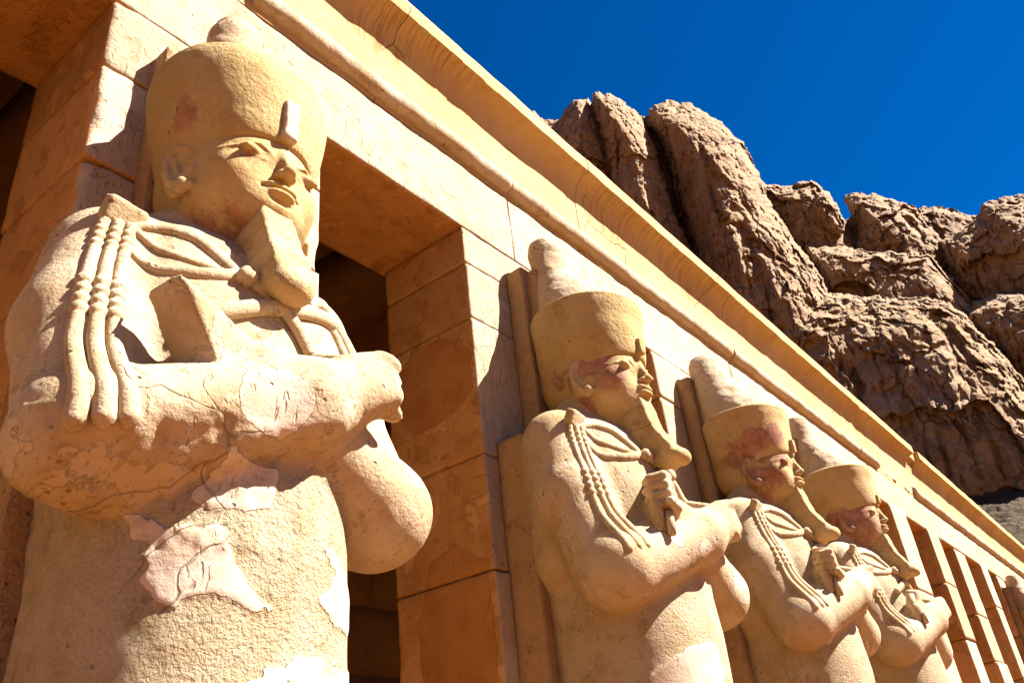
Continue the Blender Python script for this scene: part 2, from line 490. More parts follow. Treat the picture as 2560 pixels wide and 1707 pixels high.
def cornice_mat():
    g = NG('cornice_limestone')
    big = g.noise(1.2, 5, .6); mid = g.noise(6, 6, .62); fin = g.noise(45, 4, .65)
    c = g.mix(g.ramp(big, .35, .68), (.36, .23, .092), (.40, .275, .125))
    c = g.mix(g.ramp(mid, .48, .75, (0, .7)), c, (.32, .20, .085))
    # leaf strokes carved across the hollow
    wp = g.vec('ADD', g.P, g.vec('SCALE', g.vec('SUBTRACT', g.noise(3.5, 3, col=True), (.5, .5, .5)), None, scale=.10))
    st = g.noise(1, 3, .6, p=g.vec('MULTIPLY', wp, (52, 1.6, 1.6)))
    on = g.math('MULTIPLY', g.ramp(g.attr('hollow'), .2, .8), g.ramp(g.noise(.7, 2), .38, .52))
    sm = g.math('MULTIPLY', g.ramp(st, .50, .60), on)
    c = g.mix(g.math('MULTIPLY', sm, .55), c, (.22, .09, .018))
    h = g.math('ADD', g.math('MULTIPLY', g.math('SUBTRACT', fin, .5), .006), g.math('MULTIPLY', g.math('SUBTRACT', mid, .5), .008))
    h = g.math('SUBTRACT', h, g.math('MULTIPLY', sm, .003))
    w = g.warp(.3, 2.2)
    cm = g.math('MULTIPLY', g.ramp(g.voro(.9, 'DISTANCE_TO_EDGE', p=w), .008, .002), g.ramp(g.noise(.9, 2), .52, .58))
    h = g.math('SUBTRACT', h, g.math('MULTIPLY', cm, .006))
    c = g.mix(g.math('MULTIPLY', cm, .7), c, (.06, .03, .015))
    return g.done(c, h)
M_CORN = cornice_mat()

def rock_mat():
    g = NG('cliff_limestone')
    big = g.noise(.045, 6, .62); mid = g.noise(.35, 7, .62); fin = g.noise(2.3, 6, .65)
    lay = g.noise(1, 4, .6, p=g.vec('MULTIPLY', g.warp(6, .06), (.05, .05, .55)))
    c = g.mix(g.ramp(big, .36, .64), (.205, .122, .059), (.26, .162, .085))
    c = g.mix(g.ramp(mid, .45, .72, (0, .8)), c, (.14, .068, .026))
    c = g.mix(g.ramp(lay, .52, .70, (0, .5)), c, (.29, .20, .13))
    c = g.mix(g.ramp(fin, .52, .75, (0, .5)), c, (.14, .065, .03))
    cr = g.voro(.22, 'DISTANCE_TO_EDGE', p=g.vec('MULTIPLY', g.warp(5, .2), (1, 1, .55)))
    cm = g.math('MULTIPLY', g.ramp(cr, .035, .0), g.ramp(g.noise(.09, 3), .42, .56))
    c = g.mix(g.math('MULTIPLY', cm, .6), c, (.03, .014, .007))
    h = g.math('ADD', g.math('MULTIPLY', mid, 1.0), g.math('MULTIPLY', fin, .35))
    h = g.math('SUBTRACT', h, g.math('MULTIPLY', cm, .5))
    h = g.math('ADD', h, g.math('MULTIPLY', lay, .5))
    return g.done(c, h, .6)
M_ROCK = rock_mat()

def ground_mat(name, a, b, d, sc=1.0, amp=.02):
    g = NG(name)
    big = g.noise(.12 * sc, 6, .6); mid = g.noise(1.4 * sc, 6, .65); fin = g.noise(9 * sc, 5, .7)
    c = g.mix(g.ramp(big, .35, .65), a, b)
    c = g.mix(g.ramp(mid, .48, .72, (0, .7)), c, d)
    c = g.mix(g.ramp(fin, .55, .75, (0, .5)), c, tuple(v * .5 for v in d))
    return g.done(c, g.math('ADD', g.math('MULTIPLY', mid, amp * 3), g.math('MULTIPLY', fin, amp)))
M_GROUND = ground_mat('terrace_sand', (.165, .058, .007), (.195, .070, .009), (.135, .046, .005))
M_GRAVEL = ground_mat('gravel_scree', (.075, .048, .024), (.062, .040, .020), (.030, .019, .010), sc=.8, amp=.16)
M_WOOD = plaster('old_wood', (.20, .09, .04), (.24, .11, .05), (.10, .045, .02))
M_DARKMETAL = plaster('dark_painted_metal', (.03, .035, .025), (.04, .04, .03), (.02, .02, .015), cracks=0, pits=0)

# ------------------------------------------------------------------ the ground
def build_ground():
    V = []; xs = np.concatenate([[-1500, -300, -60], np.linspace(-20, 60, 41), [120, 400, 1500]])
    ys = np.concatenate([[-1500, -300, -60], np.linspace(-20, 8, 29), [40, 120, 400, 1500]])
    Xg, Yg = np.meshgrid(xs, ys, indexing='ij')
    V = np.stack([Xg.ravel(), Yg.ravel(), 0 * Xg.ravel()], 1)
    n = len(ys); i = np.arange(len(xs) - 1)[:, None] * n + np.arange(n - 1)[None]
    Q = np.stack([i, i + n, i + n + 1, i + 1], -1).reshape(-1, 4)
    o = make_mesh('ground', V, Q, M_GROUND); o['kind'] = 'structure'
build_ground()

# ------------------------------------------------------------------ cliff and scree
def rho_dir(azd, te, rho):
    a = np.radians(azd)
    return np.stack([rho * np.sin(a), -3 + rho * np.cos(a), 1.6 + rho * te], -1)

def facets(P, seed, tilt=.5):
    """angular blocks: every cell of a jittered lattice is a tilted plane"""
    P = np.asarray(P, F32); I = np.floor(P).astype(np.int32)
    best = np.full(len(P), 1e9, F32); out = np.zeros(len(P), F32)
    for dx in (-1, 0, 1):
        for dy in (-1, 0, 1):
            for dz in (-1, 0, 1):
                c = I + np.array([dx, dy, dz], np.int32)
                h = [_hash(c[:, 0], c[:, 1], c[:, 2], seed + q) for q in range(6)]
                q = P - (c + np.stack(h[:3], 1)).astype(F32)
                d = (q * q).sum(1)
                v = (h[3] - .5) * 2 + tilt * 2 * ((h[4] - .5) * (q[:, 0] - q[:, 1]) + (h[5] - .5) * q[:, 2])
                m = d < best
                best = np.where(m, d, best); out = np.where(m, v, out)
    return out

def build_cliff():
    # buttresses: (bearing deg, tangent of elevation) outlines seen from the terrace, distance, bulge, rim width
    LUMPS = [
     (96, 6, 1.2, [(59.27,1.0),(60.12,.977),(60.88,.971),(61.71,.974),(62.84,.94),(62.98,.863),(59.55,.8),(56,.8),(56,.98)]),
     (90, 9, 2.2, [(61.74,.979),(62.97,1.004),(64.0,1.006),(64.7,1.000),(65.0,.96),(65.2,.90),(65.0,.55),(60,.55),(60,.774),(60.2,.906)]),
     (88, 10, 2.6, [(64.85,.93),(64.75,.985),(65.0,1.008),(65.62,1.012),(66.6,1.004),(67.55,.978),(68.45,.949),(69.0,.916),(69.33,.869),(69.45,.799),(69.5,.766),(69.8,.717),(70.4,.638),(70.4,.55),(66,.55),(64.9,.80)]),
     (92, 13, 3.6, [(69.42,.938),(70.02,.949),(71.2,.949),(72.47,.941),(73.27,.928),(74.25,.899),(75.45,.862),(76.29,.817),(76.73,.772),(76.84,.743),(76.8,.716),(77.56,.665),(77.94,.626),(78.68,.573),(78.71,.536),(78,.40),(72.7,.40),(70.62,.5),(70.1,.71),(69.98,.766),(69.95,.807),(69.8,.877),(69.45,.915)]),
     (112, 9, 1.9, [(76.0,.755),(77.56,.733),(78.97,.725),(80.18,.717),(80.83,.705),(81.33,.686),(81.66,.657),(81.73,.624),(81.4,.56),(79.02,.52),(77.75,.5),(76.2,.6)]),
     (106, 5, 1.0, [(79.67,.674),(80.44,.692),(81.07,.69),(81.66,.657),(81.7,.632),(80.83,.620),(79.93,.64)]),
     (114, 10, 2.2, [(82.06,.672),(82.86,.672),(84.64,.657),(85.87,.632),(86.28,.615),(86.9,.552),(86.4,.48),(82.22,.47),(81.4,.53),(81.0,.60),(81.95,.63)]),
     (122, 8, 2.0, [(85.6,.618),(87.21,.609),(88.09,.595),(88.99,.576),(90.3,.562),(89.9,.5),(86.98,.48),(85.2,.5)]),
     (112, 11, 2.6, [(89.48,.567),(90.27,.585),(91.17,.582),(92.31,.572),(93.83,.560),(95.75,.55),(99,.53),(105,.5),(105,.25),(94.79,.3),(88.82,.40),(86.84,.44),(86.21,.50),(86.71,.554),(87.8,.560)]),
     (102, 8, 2.2, [(78.33,.62),(80.77,.605),(83.24,.571),(85.77,.549),(86.45,.512),(87.2,.45),(86,.38),(80,.38),(78.0,.45),(77.9,.541),(78.0,.581)]),
     (90, 12, 3.0, [(74.72,.524),(75.66,.539),(77.17,.546),(79.55,.532),(81.5,.515),(84.06,.497),(85.67,.473),(86.34,.458),(87.11,.413),(87.76,.374),(88.6,.30),(88.6,.2),(75,.2),(73.5,.35),(74.0,.49)]),
     (100, 10, 3.0, [(86.0,.455),(87,.468),(88.34,.472),(90.08,.461),(92.71,.450),(96,.44),(105,.40),(105,.2),(87,.2),(86.4,.35)]),
    ]
    LUMPS.append((97, 4, 2.0, [(64, .93), (66, .96), (68.2, .955), (69.2, .925), (70.3, .935), (73, .9), (73, .4), (62, .4), (61, .85)]))
    LUMPS.append((117, 3, 1.2, [(80.6, .60), (81.2, .640), (82.2, .645), (83, .63), (83, .5), (80.5, .5)]))
    na, ne = 900, 860
    az = np.linspace(55.5, 101, na); te = np.linspace(.17, 1.06, ne)
    A, T = np.meshgrid(az, te, indexing='ij')
    a = A.ravel(); t = T.ravel()
    W3 = np.stack([a * .55, t * 26, np.zeros_like(a)], 1)
    wa = a + .30 * fbm(W3 * .9, 4, 3) + .16 * fbm(W3 * 4, 3, 13)
    wt = t + .008 * fbm(W3 * .9, 4, 7) + .005 * fbm(W3 * 4, 3, 17)
    K = 57.3                                         # degrees per unit of tangent (roughly)
    rho = np.full(a.shape, 1e4); rim = np.full(a.shape, 1e9)
    for d0, bul, w, pts in LUMPS:
        P = [(x, y * K * .72) for x, y in pts]
        sd = poly_sd(P, wa, wt * K * .72)
        k = np.clip(sd / w, 0, 1)
        k2 = np.clip(sd / (w * 3.2), 0, 1)
        r = d0 - bul * .62 * np.sqrt(1 - (1 - k)**2) - bul * .38 * np.sqrt(1 - (1 - k2)**2)
        # the whole face leans back with height
        r = r + (t - .5) * 10
        r = np.where(sd > 0, r, 1e4)
        rho = np.minimum(rho, r)
    # bench and scree below
    bz = np.interp(a, [70, 76, 79.18, 80.24, 82.07, 83.25, 84.72, 86.72, 89.09, 101], [.42, .39, .365, .332, .324, .325, .315, .304, .295, .28]) + .004 * fbm(W3 * 2, 3, 31)
    rho = np.where(t < bz, np.minimum(rho, 86.5 + 2 * fbm(W3 * 1.2, 3, 33) + (t - .3) * 25), rho)
    ok = rho < 9e3
    rho_s = np.where(ok, rho, 120)
    P = rho_dir(a, t, rho_s)
    # relief: vertical folds, blocky fractures, ledges, fine crumble
    s = P.copy()
    fold = fbm(s * np.array([.10, .10, .030]), 4, 41, ridged=True)
    blk = fbm(s * np.array([.30, .30, .13]) + 3, 5, 51, ridged=True, gain=.55)
    led = fbm(s * np.array([.05, .05, .5]) + 9, 4, 61, ridged=True)
    cut = fbm(s * np.array([.62, .62, .20]) + 5, 3, 67, ridged=True)      # narrow upright fractures
    crm = fbm(s * 1.1, 4, 71, gain=.6)
    lower = np.clip((.82 - t) / .25, .25, 1)          # the tall buttresses are smoother near their tops
    lower = np.where(a > 77, 1.0, lower)
    sw = s + .9 * np.stack([fbm(s * .35 + q * 7, 3, 77 + q) for q in range(3)], 1)
    fa = facets(sw * np.array([.13, .13, .055]), 5, .9)
    fb = facets(sw * np.array([.34, .34, .17]) + 3, 6, .9)
    fc = facets(sw * np.array([1.0, 1.0, .6]) + 8, 7, .8)
    strata = vnoise(np.stack([s[:, 0] * .012, s[:, 1] * .012, s[:, 2] * .42 + .5 * fold], 1), 88)
    upper = 1 - lower
    cleft = fbm(sw * np.array([.085, .085, .022]) + 21, 3, 95, ridged=True)
    disp = (1.5 * fold * (.5 + .5 * lower) + 1.0 * fa * (.35 + .65 * lower) + .40 * fb * lower + .20 * fc * (.25 + .75 * lower)
            + .45 * strata * lower + .35 * blk * lower - 1.8 * np.clip(cut - .48, 0, 1) * (.4 + .6 * lower)
            - 7.0 * np.clip(cleft - .62, 0, 1) + .22 * crm)
    rho_s = rho_s - disp
    V = rho_dir(a, t, rho_s)
    i = np.arange(na - 1)[:, None] * ne + np.arange(ne - 1)[None]
    Q = np.stack([i, i + ne, i + ne + 1, i + 1], -1).reshape(-1, 4)
    Q = Q[ok[Q].all(1)]
    used = np.unique(Q); mp = np.full(len(V), -1, np.int64); mp[used] = np.arange(len(used))
    o = make_mesh('cliff', V[used], mp[Q], M_ROCK); o['kind'] = 'structure'
    # scree slope from the bench down to the plain
    az = np.linspace(56, 112, 460); f = np.linspace(0, 1, 300)
    A, Fg = np.meshgrid(az, f, indexing='ij'); a = A.ravel(); ff = Fg.ravel()
    top = np.interp(a, [56, 76, 81.34, 83.21, 84.44, 86.03, 88.36, 112], [.32, .30, .286, .280, .279, .272, .263, .24])
    r0, r1 = 88.0, 38.0
    rho = r0 + (r1 - r0) * ff
    zt = top * r0
    z = zt * (1 - ff) + (-1.4) * ff
    P = np.stack([rho * np.sin(np.radians(a)), -3 + rho * np.cos(np.radians(a)), 1.6 + z], 1)
    P[:, 2] += 1.1 * fbm(P * np.array([.09, .09, 0]), 4, 81) * np.minimum(1, ff * 8) * (1 - ff) + (.75 * fbm(P * .45, 4, 85, ridged=True) + .35 * fbm(P * 1.6, 3, 86, ridged=True)) * (1 - ff) * np.minimum(1, ff * 8)
    i = np.arange(459)[:, None] * 300 + np.arange(299)[None]
    Q = np.stack([i, i + 1, i + 301, i + 300], -1).reshape(-1, 4)
    o = make_mesh('scree_slope', P, Q, M_GRAVEL); o['kind'] = 'structure'
build_cliff()

# ------------------------------------------------------------------ the temple
ARCH_Z = 5.395; XEND = 31.0
def pillar_mesh(x0, x1, cuts, res, seed, chip=.02, depth=.8, ztop=ARCH_Z):
    zs = [0] + [c for c in cuts if 0 < c < ztop] + [ztop]
    rnd = random.Random(seed); parts = []
    for k in range(len(zs) - 1):
        w_ = .006 if x0 < 14 else .035
        j = [rnd.uniform(-w_, w_), rnd.uniform(-.006, .006) if x0 < 14 else rnd.uniform(-.03, .01), rnd.uniform(-w_, w_)]
        lo = (x0 + j[0], j[1], zs[k] + .003); hi = (x1 + j[2], depth, zs[k + 1] - .003)
        r = res if zs[k + 1] > 1.6 else max(res, .12)
        if x1 - x0 > 1.2 and k % 2 and res < .05:      # two blocks in the course
            m = x0 + (x1 - x0) * rnd.uniform(.4, .6)
            parts.append(stone_block(lo, (m - .002, hi[1], hi[2]), r, chip, seed=seed * 10 + k))
            parts.append(stone_block((m + .002, lo[1] + .004, lo[2]), hi, r, chip, seed=seed * 10 + k + 5))
        else:
            parts.append(stone_block(lo, hi, r, chip, seed=seed * 10 + k))
    tone = np.concatenate([np.full(len(p[0]), rnd.uniform(-1, 1)) for p in parts])
    return join(parts) + (tone,)

JAMB_PATCH = [[(.763,4.40),(.559,4.574),(.313,4.581),(.111,4.502),(.03,4.332),(.03,4.087),(.16,3.979),(.364,3.933),(.571,3.925),(.70,4.1)],
              [(.03,2.2),(.03,2.95),(.30,3.12),(.50,3.05),(.62,2.7),(.60,2.2)]]
def build_temple():
    T = thing('temple_colonnade', 'long sunlit limestone temple portico with square pillars, roll moulding and hollow cornice', 'temple')
    def part(name, VQ, mat, smooth=True, attrs=None, side=None):
        if len(VQ) == 3: attrs = dict(attrs or {}, tone=VQ[2])
        return make_mesh(name, VQ[0], VQ[1], mat, T, smooth, attrs, side)
    near = [(-1.65, -.15), (1.165, 2.49), (3.803, 5.18), (6.53, 7.85), (8.93, 10.25), (11.55, 12.85)]
    far = [(14.16, 15.03), (16.35, 17.11), (18.43, 19.33), (20.66, 21.31), (22.48, 23.3), (24.6, 25.5), (26.8, 27.6), (29.0, 29.8)]
    cuts = {0: [1.2, 2.5, 3.9], 1: [1.1, 2.2, 3.05, 3.72, 4.35, 4.93], 2: [1.0, 2.05, 2.9, 3.62, 4.62, 5.08], 3: [1.4, 2.7, 3.9, 4.9], 4: [1.2, 2.5, 3.7, 4.8], 5: [1.5, 3, 4.2]}
    for i, (a, b) in enumerate(near):
        VQ = pillar_mesh(a, b, cuts[i], .022 if i in (1, 2) else .05, i + 1, .05 if i == 1 else .025)
        at = None
        if i == 2:
            pd = np.full(len(VQ[0]), -1.0)
            for P in JAMB_PATCH: pd = np.maximum(pd, poly_sd(P, VQ[0][:, 1], VQ[0][:, 2]))
            at = {'patch': np.where(VQ[0][:, 0] < a + .03, pd, -1.0)}
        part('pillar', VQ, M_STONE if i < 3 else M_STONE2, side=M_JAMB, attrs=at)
    rnd = random.Random(4)
    for i, (a, b) in enumerate(far):
        c = [1.1 + rnd.uniform(-.3, .3), 2.3 + rnd.uniform(-.3, .3), 3.3 + rnd.uniform(-.3, .3), 4.3 + rnd.uniform(-.3, .3)]
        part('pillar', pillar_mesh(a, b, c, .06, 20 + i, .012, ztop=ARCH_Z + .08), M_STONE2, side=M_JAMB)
    # architrave blocks
    joints = [-2.4, .55, 4.42, 8.55, 13.62, 17.55, 21.0, 24.5, 28, XEND]
    for k in range(len(joints) - 1):
        a, b = joints[k], joints[k + 1]
        z0 = ARCH_Z + .004 * max(0, a - 4)
        z0 = min(z0, ARCH_Z + .085)
        VQ = stone_block((a + .004, 0, z0), (b - .004, .85, 6.02), .022 if b < 9 else .06, .035 if b < 5 else .02, .005, 50 + k)
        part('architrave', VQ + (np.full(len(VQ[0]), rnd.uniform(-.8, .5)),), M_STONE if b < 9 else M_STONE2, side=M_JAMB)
    # roll moulding, broken away in places
    def roll(a, b, res, seed):
        n = max(4, int((b - a) / res)); x = np.linspace(a, b, n)
        P = np.stack([x, -.002 + .004 * vnoise(np.stack([x * 2, x * 0, x * 0], 1), seed), 6.150 + .006 * vnoise(np.stack([x * 1.3, x * 0 + 4, x * 0], 1), seed)], 1)
        V, Q = sweep(P, .086, 28, up=(0, -1, 0))
        V[:, 1:] += (.012 * fbm(V * 5, 3, seed)[:, None]) * np.array([1, .8])
        return V, Q
    for a, b, r in ((1.93, 4.40, .03), (4.405, 8.6, .04), (8.605, 13.2, .05), (13.2, 14.2, .05), (16.35, 19.5, .06), (19.51, 24.2, .08), (24.25, XEND, .1)):
        part('roll_moulding', roll(a, b, r, int(a * 7)), M_STONE2)
    # broken stump of the roll: rough core
    for a, b in ((-2.4, 1.93), (14.2, 16.33)):
        V, Q = box_grid((a, -.035, 6.07), (b, .3, 6.21), .03)
        V[:, 1] += np.where(V[:, 1] < 0, .05 * fbm(V * 6, 4, 91) + .035, 0)
        part('broken_moulding_core', (V, Q), M_STONE)
    # frieze + hollow cornice in blocks
    t = np.linspace(0, math.pi / 2, 15)
    prof = [(0.0, 6.02), (0, 6.2), (0, 6.35), (0, 6.5)] + [(-.2 * (1 - math.cos(u)), 6.58 + .32 * math.sin(u)) for u in t] + [(-.208, 6.905), (-.212, 6.98), (-.208, 7.05), (-.19, 7.065), (.2, 7.07), (.9, 7.07), (.9, 6.02)]
    prof = np.array(prof)
    hol = np.array([0, 0, 0, .3] + [1] * 15 + [0] * 7)
    cj = [-2.6, .9, 3.74, 5.55, 7.62, 10.1, 12.3, 14.1, 16.62, 17.05, 20.4, 24.2, 27.5, XEND]
    for k in range(len(cj) - 1):
        a, b = cj[k] + .0008, cj[k + 1] - .0008
        res = .03 if b < 8 else .06
        n = max(3, int((b - a) / res)); x = np.linspace(a, b, n); m = len(prof)
        V = np.zeros((n, m, 3)); V[:, :, 0] = x[:, None]; V[:, :, 1] = prof[:, 0]; V[:, :, 2] = prof[:, 1]
        V = V.reshape(-1, 3)
        rs = random.Random(k)
        V[:, 1] += rs.uniform(-.004, .004); V[:, 2] += rs.uniform(-.004, .004)
        N = np.zeros_like(V); N[:, 1] = -1
        V[:, 1] -= .008 * fbm(V * 3, 4, 100)
        lip = np.exp(-((V[:, 2] - 6.9) / .05)**2)
        V[:, 1] += lip * (np.clip(fbm(V * 2.2, 4, 120) - .25, 0, 1) * .06 + .004 * fbm(V * 9, 3, 122))
        V[:, 2] += (V[:, 2] > 7.03) * .012 * fbm(V * 2.5, 3, 130)
        if k == 8:                                    # a stretch where the hollow has fallen away
            V[:, 1] = np.maximum(V[:, 1], -.03 + .03 * fbm(V * 4, 3, 3))
            top = V[:, 2] > 6.86
            V[:, 1] = np.where(top, np.minimum(V[:, 1], -.12), V[:, 1])
        i = np.arange(n - 1)[:, None] * m; j = np.arange(m)[None]; j2 = (j + 1) % m
        Q = np.stack([i + j, i + j2, i + m + j2, i + m + j], -1).reshape(-1, 4)
        nf = 23                                       # front points of the profile, rising in z
        e = (n - 1) * m; v0 = n * m
        back = np.concatenate([V[:nf], V[e:e + nf]]); back[:, 1] = .85
        V = np.concatenate([V, back])
        kk = np.arange(nf - 1)
        Q = np.concatenate([Q, np.stack([kk, kk + 1, v0 + kk + 1, v0 + kk], 1)[:, ::-1], np.stack([e + kk, e + kk + 1, v0 + nf + kk + 1, v0 + nf + kk], 1)])
        H = np.concatenate([np.tile(hol, n), np.zeros(2 * nf)])
        ob = part('cornice', (V, Q), M_CORN, attrs={'hollow': H})
        md = ob.modifiers.new('es', 'EDGE_SPLIT'); md.split_angle = math.radians(35)
    # roof, inner beams, rear wall
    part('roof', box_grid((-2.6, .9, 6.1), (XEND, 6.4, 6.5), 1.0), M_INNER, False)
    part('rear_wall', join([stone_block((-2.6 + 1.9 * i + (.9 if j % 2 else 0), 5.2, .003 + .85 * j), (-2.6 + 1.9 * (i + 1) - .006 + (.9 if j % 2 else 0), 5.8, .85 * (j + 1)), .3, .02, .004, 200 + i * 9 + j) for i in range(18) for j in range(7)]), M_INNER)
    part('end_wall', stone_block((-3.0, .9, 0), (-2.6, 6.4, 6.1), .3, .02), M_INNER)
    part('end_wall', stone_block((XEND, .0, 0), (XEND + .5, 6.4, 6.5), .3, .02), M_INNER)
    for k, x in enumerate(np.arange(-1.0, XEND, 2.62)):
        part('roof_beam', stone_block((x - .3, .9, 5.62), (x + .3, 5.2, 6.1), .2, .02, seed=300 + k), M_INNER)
    part('roof_beam', stone_block((-2.4, 1.0, 5.36), (1.0, 1.25, 5.47), .05, .02, seed=330), M_WOOD)
    part('window_grille', stone_block((-2.4, 1.02, 5.1), (1.05, 1.12, 5.33), .1, .005, seed=331), M_DARKMETAL)
    return T
build_temple()

# ------------------------------------------------------------------ the statues
PATCH1 = [
 [(-.995,2.53),(-.952,2.487),(-.901,2.45),(-.823,2.425),(-.858,2.399),(-.822,2.37),(-.841,2.323),(-.776,2.294),(-.75,2.262),(-.64,2.238),(-.616,2.264),(-.53,2.274),(-.462,2.282),(-.336,2.259),(-.292,2.245),(-.214,2.226),(-.109,2.235),(-.1,2.268),(-.184,2.275),(-.255,2.305),(-.338,2.368),(-.388,2.423),(-.415,2.473),(-.46,2.495),(-.55,2.476),(-.604,2.493),(-.674,2.488),(-.743,2.478),(-.799,2.508),(-.854,2.522)],
 [(-.635,2.563),(-.518,2.535),(-.38,2.536),(-.313,2.533),(-.137,2.561),(-.102,2.621),(-.094,2.70),(-.45,2.70)],
 [(.257,2.474),(.347,2.423),(.426,2.402),(.326,2.342),(.197,2.3),(.305,2.275),(.428,2.228),(.709,2.226),(.795,2.342),(.615,2.414),(.397,2.48)],
 [(-.357,2.014),(-.239,2.051),(-.153,2.062),(-.144,2.087),(-.023,2.093),(.042,2.13),(.179,2.126),(.268,2.148),(.331,2.119),(.311,2.079),(.757,2.129),(.832,1.985),(-.388,1.951)],
 [(-.833,2.027),(-.808,2.043),(-.754,2.05),(-.678,2.033),(-.584,2.018),(-.573,1.956),(-.846,1.967)],
]
PATCH2 = [[(-.9, 2.0), (-.2, 2.02), (.1, 2.2), (.0, 2.36), (-.5, 2.33), (-.95, 2.2)]]

def blobs(V, bl):
    r = np.zeros(len(V))
    for x, y, z, rad in bl:
        d = np.linalg.norm(V - np.array([x, y, z]), axis=1)
        r = np.maximum(r, np.clip(1.25 - d / rad, 0, 1))
    return r

def body_field(kind, h):
    f = Field((-1.0, -1.32, 1.35), (1.0, .02, 4.1), h)
    f.add(stack([(1.2, -.42, .50, .50), (2.0, -.43, .50, .51), (2.45, -.44, .495, .51), (2.8, -.42, .50, .50), (3.2, -.38, .47, .47), (3.6, -.36, .44, .34)], 2.2), .05)
    f.add(rbox((0, -.34, 3.25), (.47, .33, .56), .24), .12)                     # rib cage and shoulders
    f.add(ell((0, -.46, 3.28), (.50, .37, .42)), .14)                             # chest
    f.add(ell((0, -.40, 3.62), (.46, .27, .22)), .12)
    trunk = f.F; f.F = np.full(f.n, 1.0, F32)
    for s in (-1, 1):
        f.add(cone((s * .34, -.34, 3.68), (0, -.40, 3.92), .16, .20), .10)
        f.add(cone((s * .44, -.39, 3.60), (s * .53, -.50, 3.2), .218, .215), .09)   # upper arms
        f.add(cone((s * .53, -.50, 3.2), (s * .565, -.70, 2.74), .215, .195), .06)
        f.add(cone((s * .37, -.27, 3.52), (s * .44, -.34, 2.90), .18, .18), .12)
        f.add(ell((s * .555, -.72, 2.72), (.205, .22, .20)), .05)
    # left forearm (behind), then right forearm (in front)
    f.add(cone((.57, -.76, 2.72), (-.10, -.90, 3.03), .20, .125), .06)
    f.add(cone((-.57, -.76, 2.73), (.04, -.965, 2.945), .205, .158), .045)
    f.add(cone((.04, -.965, 2.945), (.24, -1.01, 3.05), .158, .118), .04)
    # right fist
    f.add(rbox((.255, -1.015, 3.062), (.115, .095, .112), .045, _rot(0, -.38, -.25)), .03)
    if kind == 1:
        for k in range(4):      # worn knuckles
            f.add(ell((.315 + .016 * k, -1.085 + .016 * k, 3.155 - .055 * k), (.06, .045, .030), _rot(0, .3, 0)), .014)
        # restored squared-off left hand: a blank wedge with a sheared end
        f.add(half((.80, .30, .50), (-.41, -.935, 3.105), rbox((-.25, -.895, 2.995), (.32, .075, .135), .012, _rot(0, .40, .06))), .02)
        f.add(rbox((-.14, -.945, 2.86), (.28, .10, .12), .05, _rot(0, -.33, -.31)), .03)
        # the broken elbow: underside sheared to a rough slope
        f.cut(half((0, -.62, -.78), (-.5, -.955, 2.69), rbox((-.72, -.75, 2.4), (.42, .7, .42), .02)), .05)
        f.cut(half((-.72, .1, -.7), (-.70, -.7, 2.52), rbox((-.7, -.7, 2.4), (.30, .6, .5), .02)), .03)
    elif kind == 4:
        f.add(rbox((-.30, -.95, 3.10), (.10, .07, .10), .04, _rot(.2, .3, .2)), .03)
        f.add(ell((-.40, -.97, 3.0), (.06, .05, .08)), .03)
    elif kind:
        for k in range(4):      # knuckles of the right fist, fingers folded round the shaft
            z = 3.14 - .050 * k
            f.add(cone((.27, -1.10, z), (.36, -1.07, z - .01), .03, .027), .012)
            f.add(cone((.36, -1.07, z - .01), (.37, -1.0, z - .01), .027, .024), .012)
        f.add(cone((.20, -1.06, 3.14), (.30, -1.12, 3.16), .034, .026), .015)
        # left fist closed round the shaft: palm, four bent fingers of unequal length, thumb
        f.add(cone((-.10, -.90, 3.03), (-.26, -.93, 3.11), .115, .085), .05)
        f.add(rbox((-.315, -.955, 3.135), (.06, .065, .115), .035, _rot(0, .25, 0)), .03)
        for k, ln in enumerate((.92, 1.0, .98, .86)):
            z = 3.222 - .05 * k
            a = np.array((-.315 + .010 * k, -1.015, z)); b = a + np.array((-.085 * ln, -.020, -.008))
            c = b + np.array((-.045, .075 * ln, -.010)); d = c + np.array((.035, .055 * ln, -.006))
            f.add(cone(a + np.array((.05, .02, 0)), a, .03, .029), .012)
            f.add(cone(a, b, .0285, .0265), .005); f.add(cone(b, c, .0265, .024), .005); f.add(cone(c, d, .024, .021), .005)
        f.add(cone((-.25, -.98, 3.03), (-.33, -1.045, 3.03), .038, .032), .02)
        f.add(cone((-.33, -1.045, 3.03), (-.42, -1.06, 3.05), .032, .025), .008)
    a, b = trunk, f.F; h = np.clip(.5 + .5 * (a - b) / .055, 0, 1)
    f.F = a * (1 - h) + b * h - F32(.055) * h * (1 - h)
    return f

def lower_body():
    """legs wrapped together, down to the feet and plinth"""
    f = Field((-.75, -1.45, .0), (.75, .06, 1.50), .035)
    f.add(stack([(.28, -.42, .42, .42), (.7, -.42, .44, .44), (1.2, -.425, .49, .49), (1.55, -.43, .50, .50)], 2.2), .03)
    f.add(rbox((0, -.55, .12), (.6, .75, .12), .02), .02)
    for s in (-1, 1): f.add(cone((s * .17, -.6, .36), (s * .17, -1.12, .30), .16, .10), .08)
    return f.mesh()

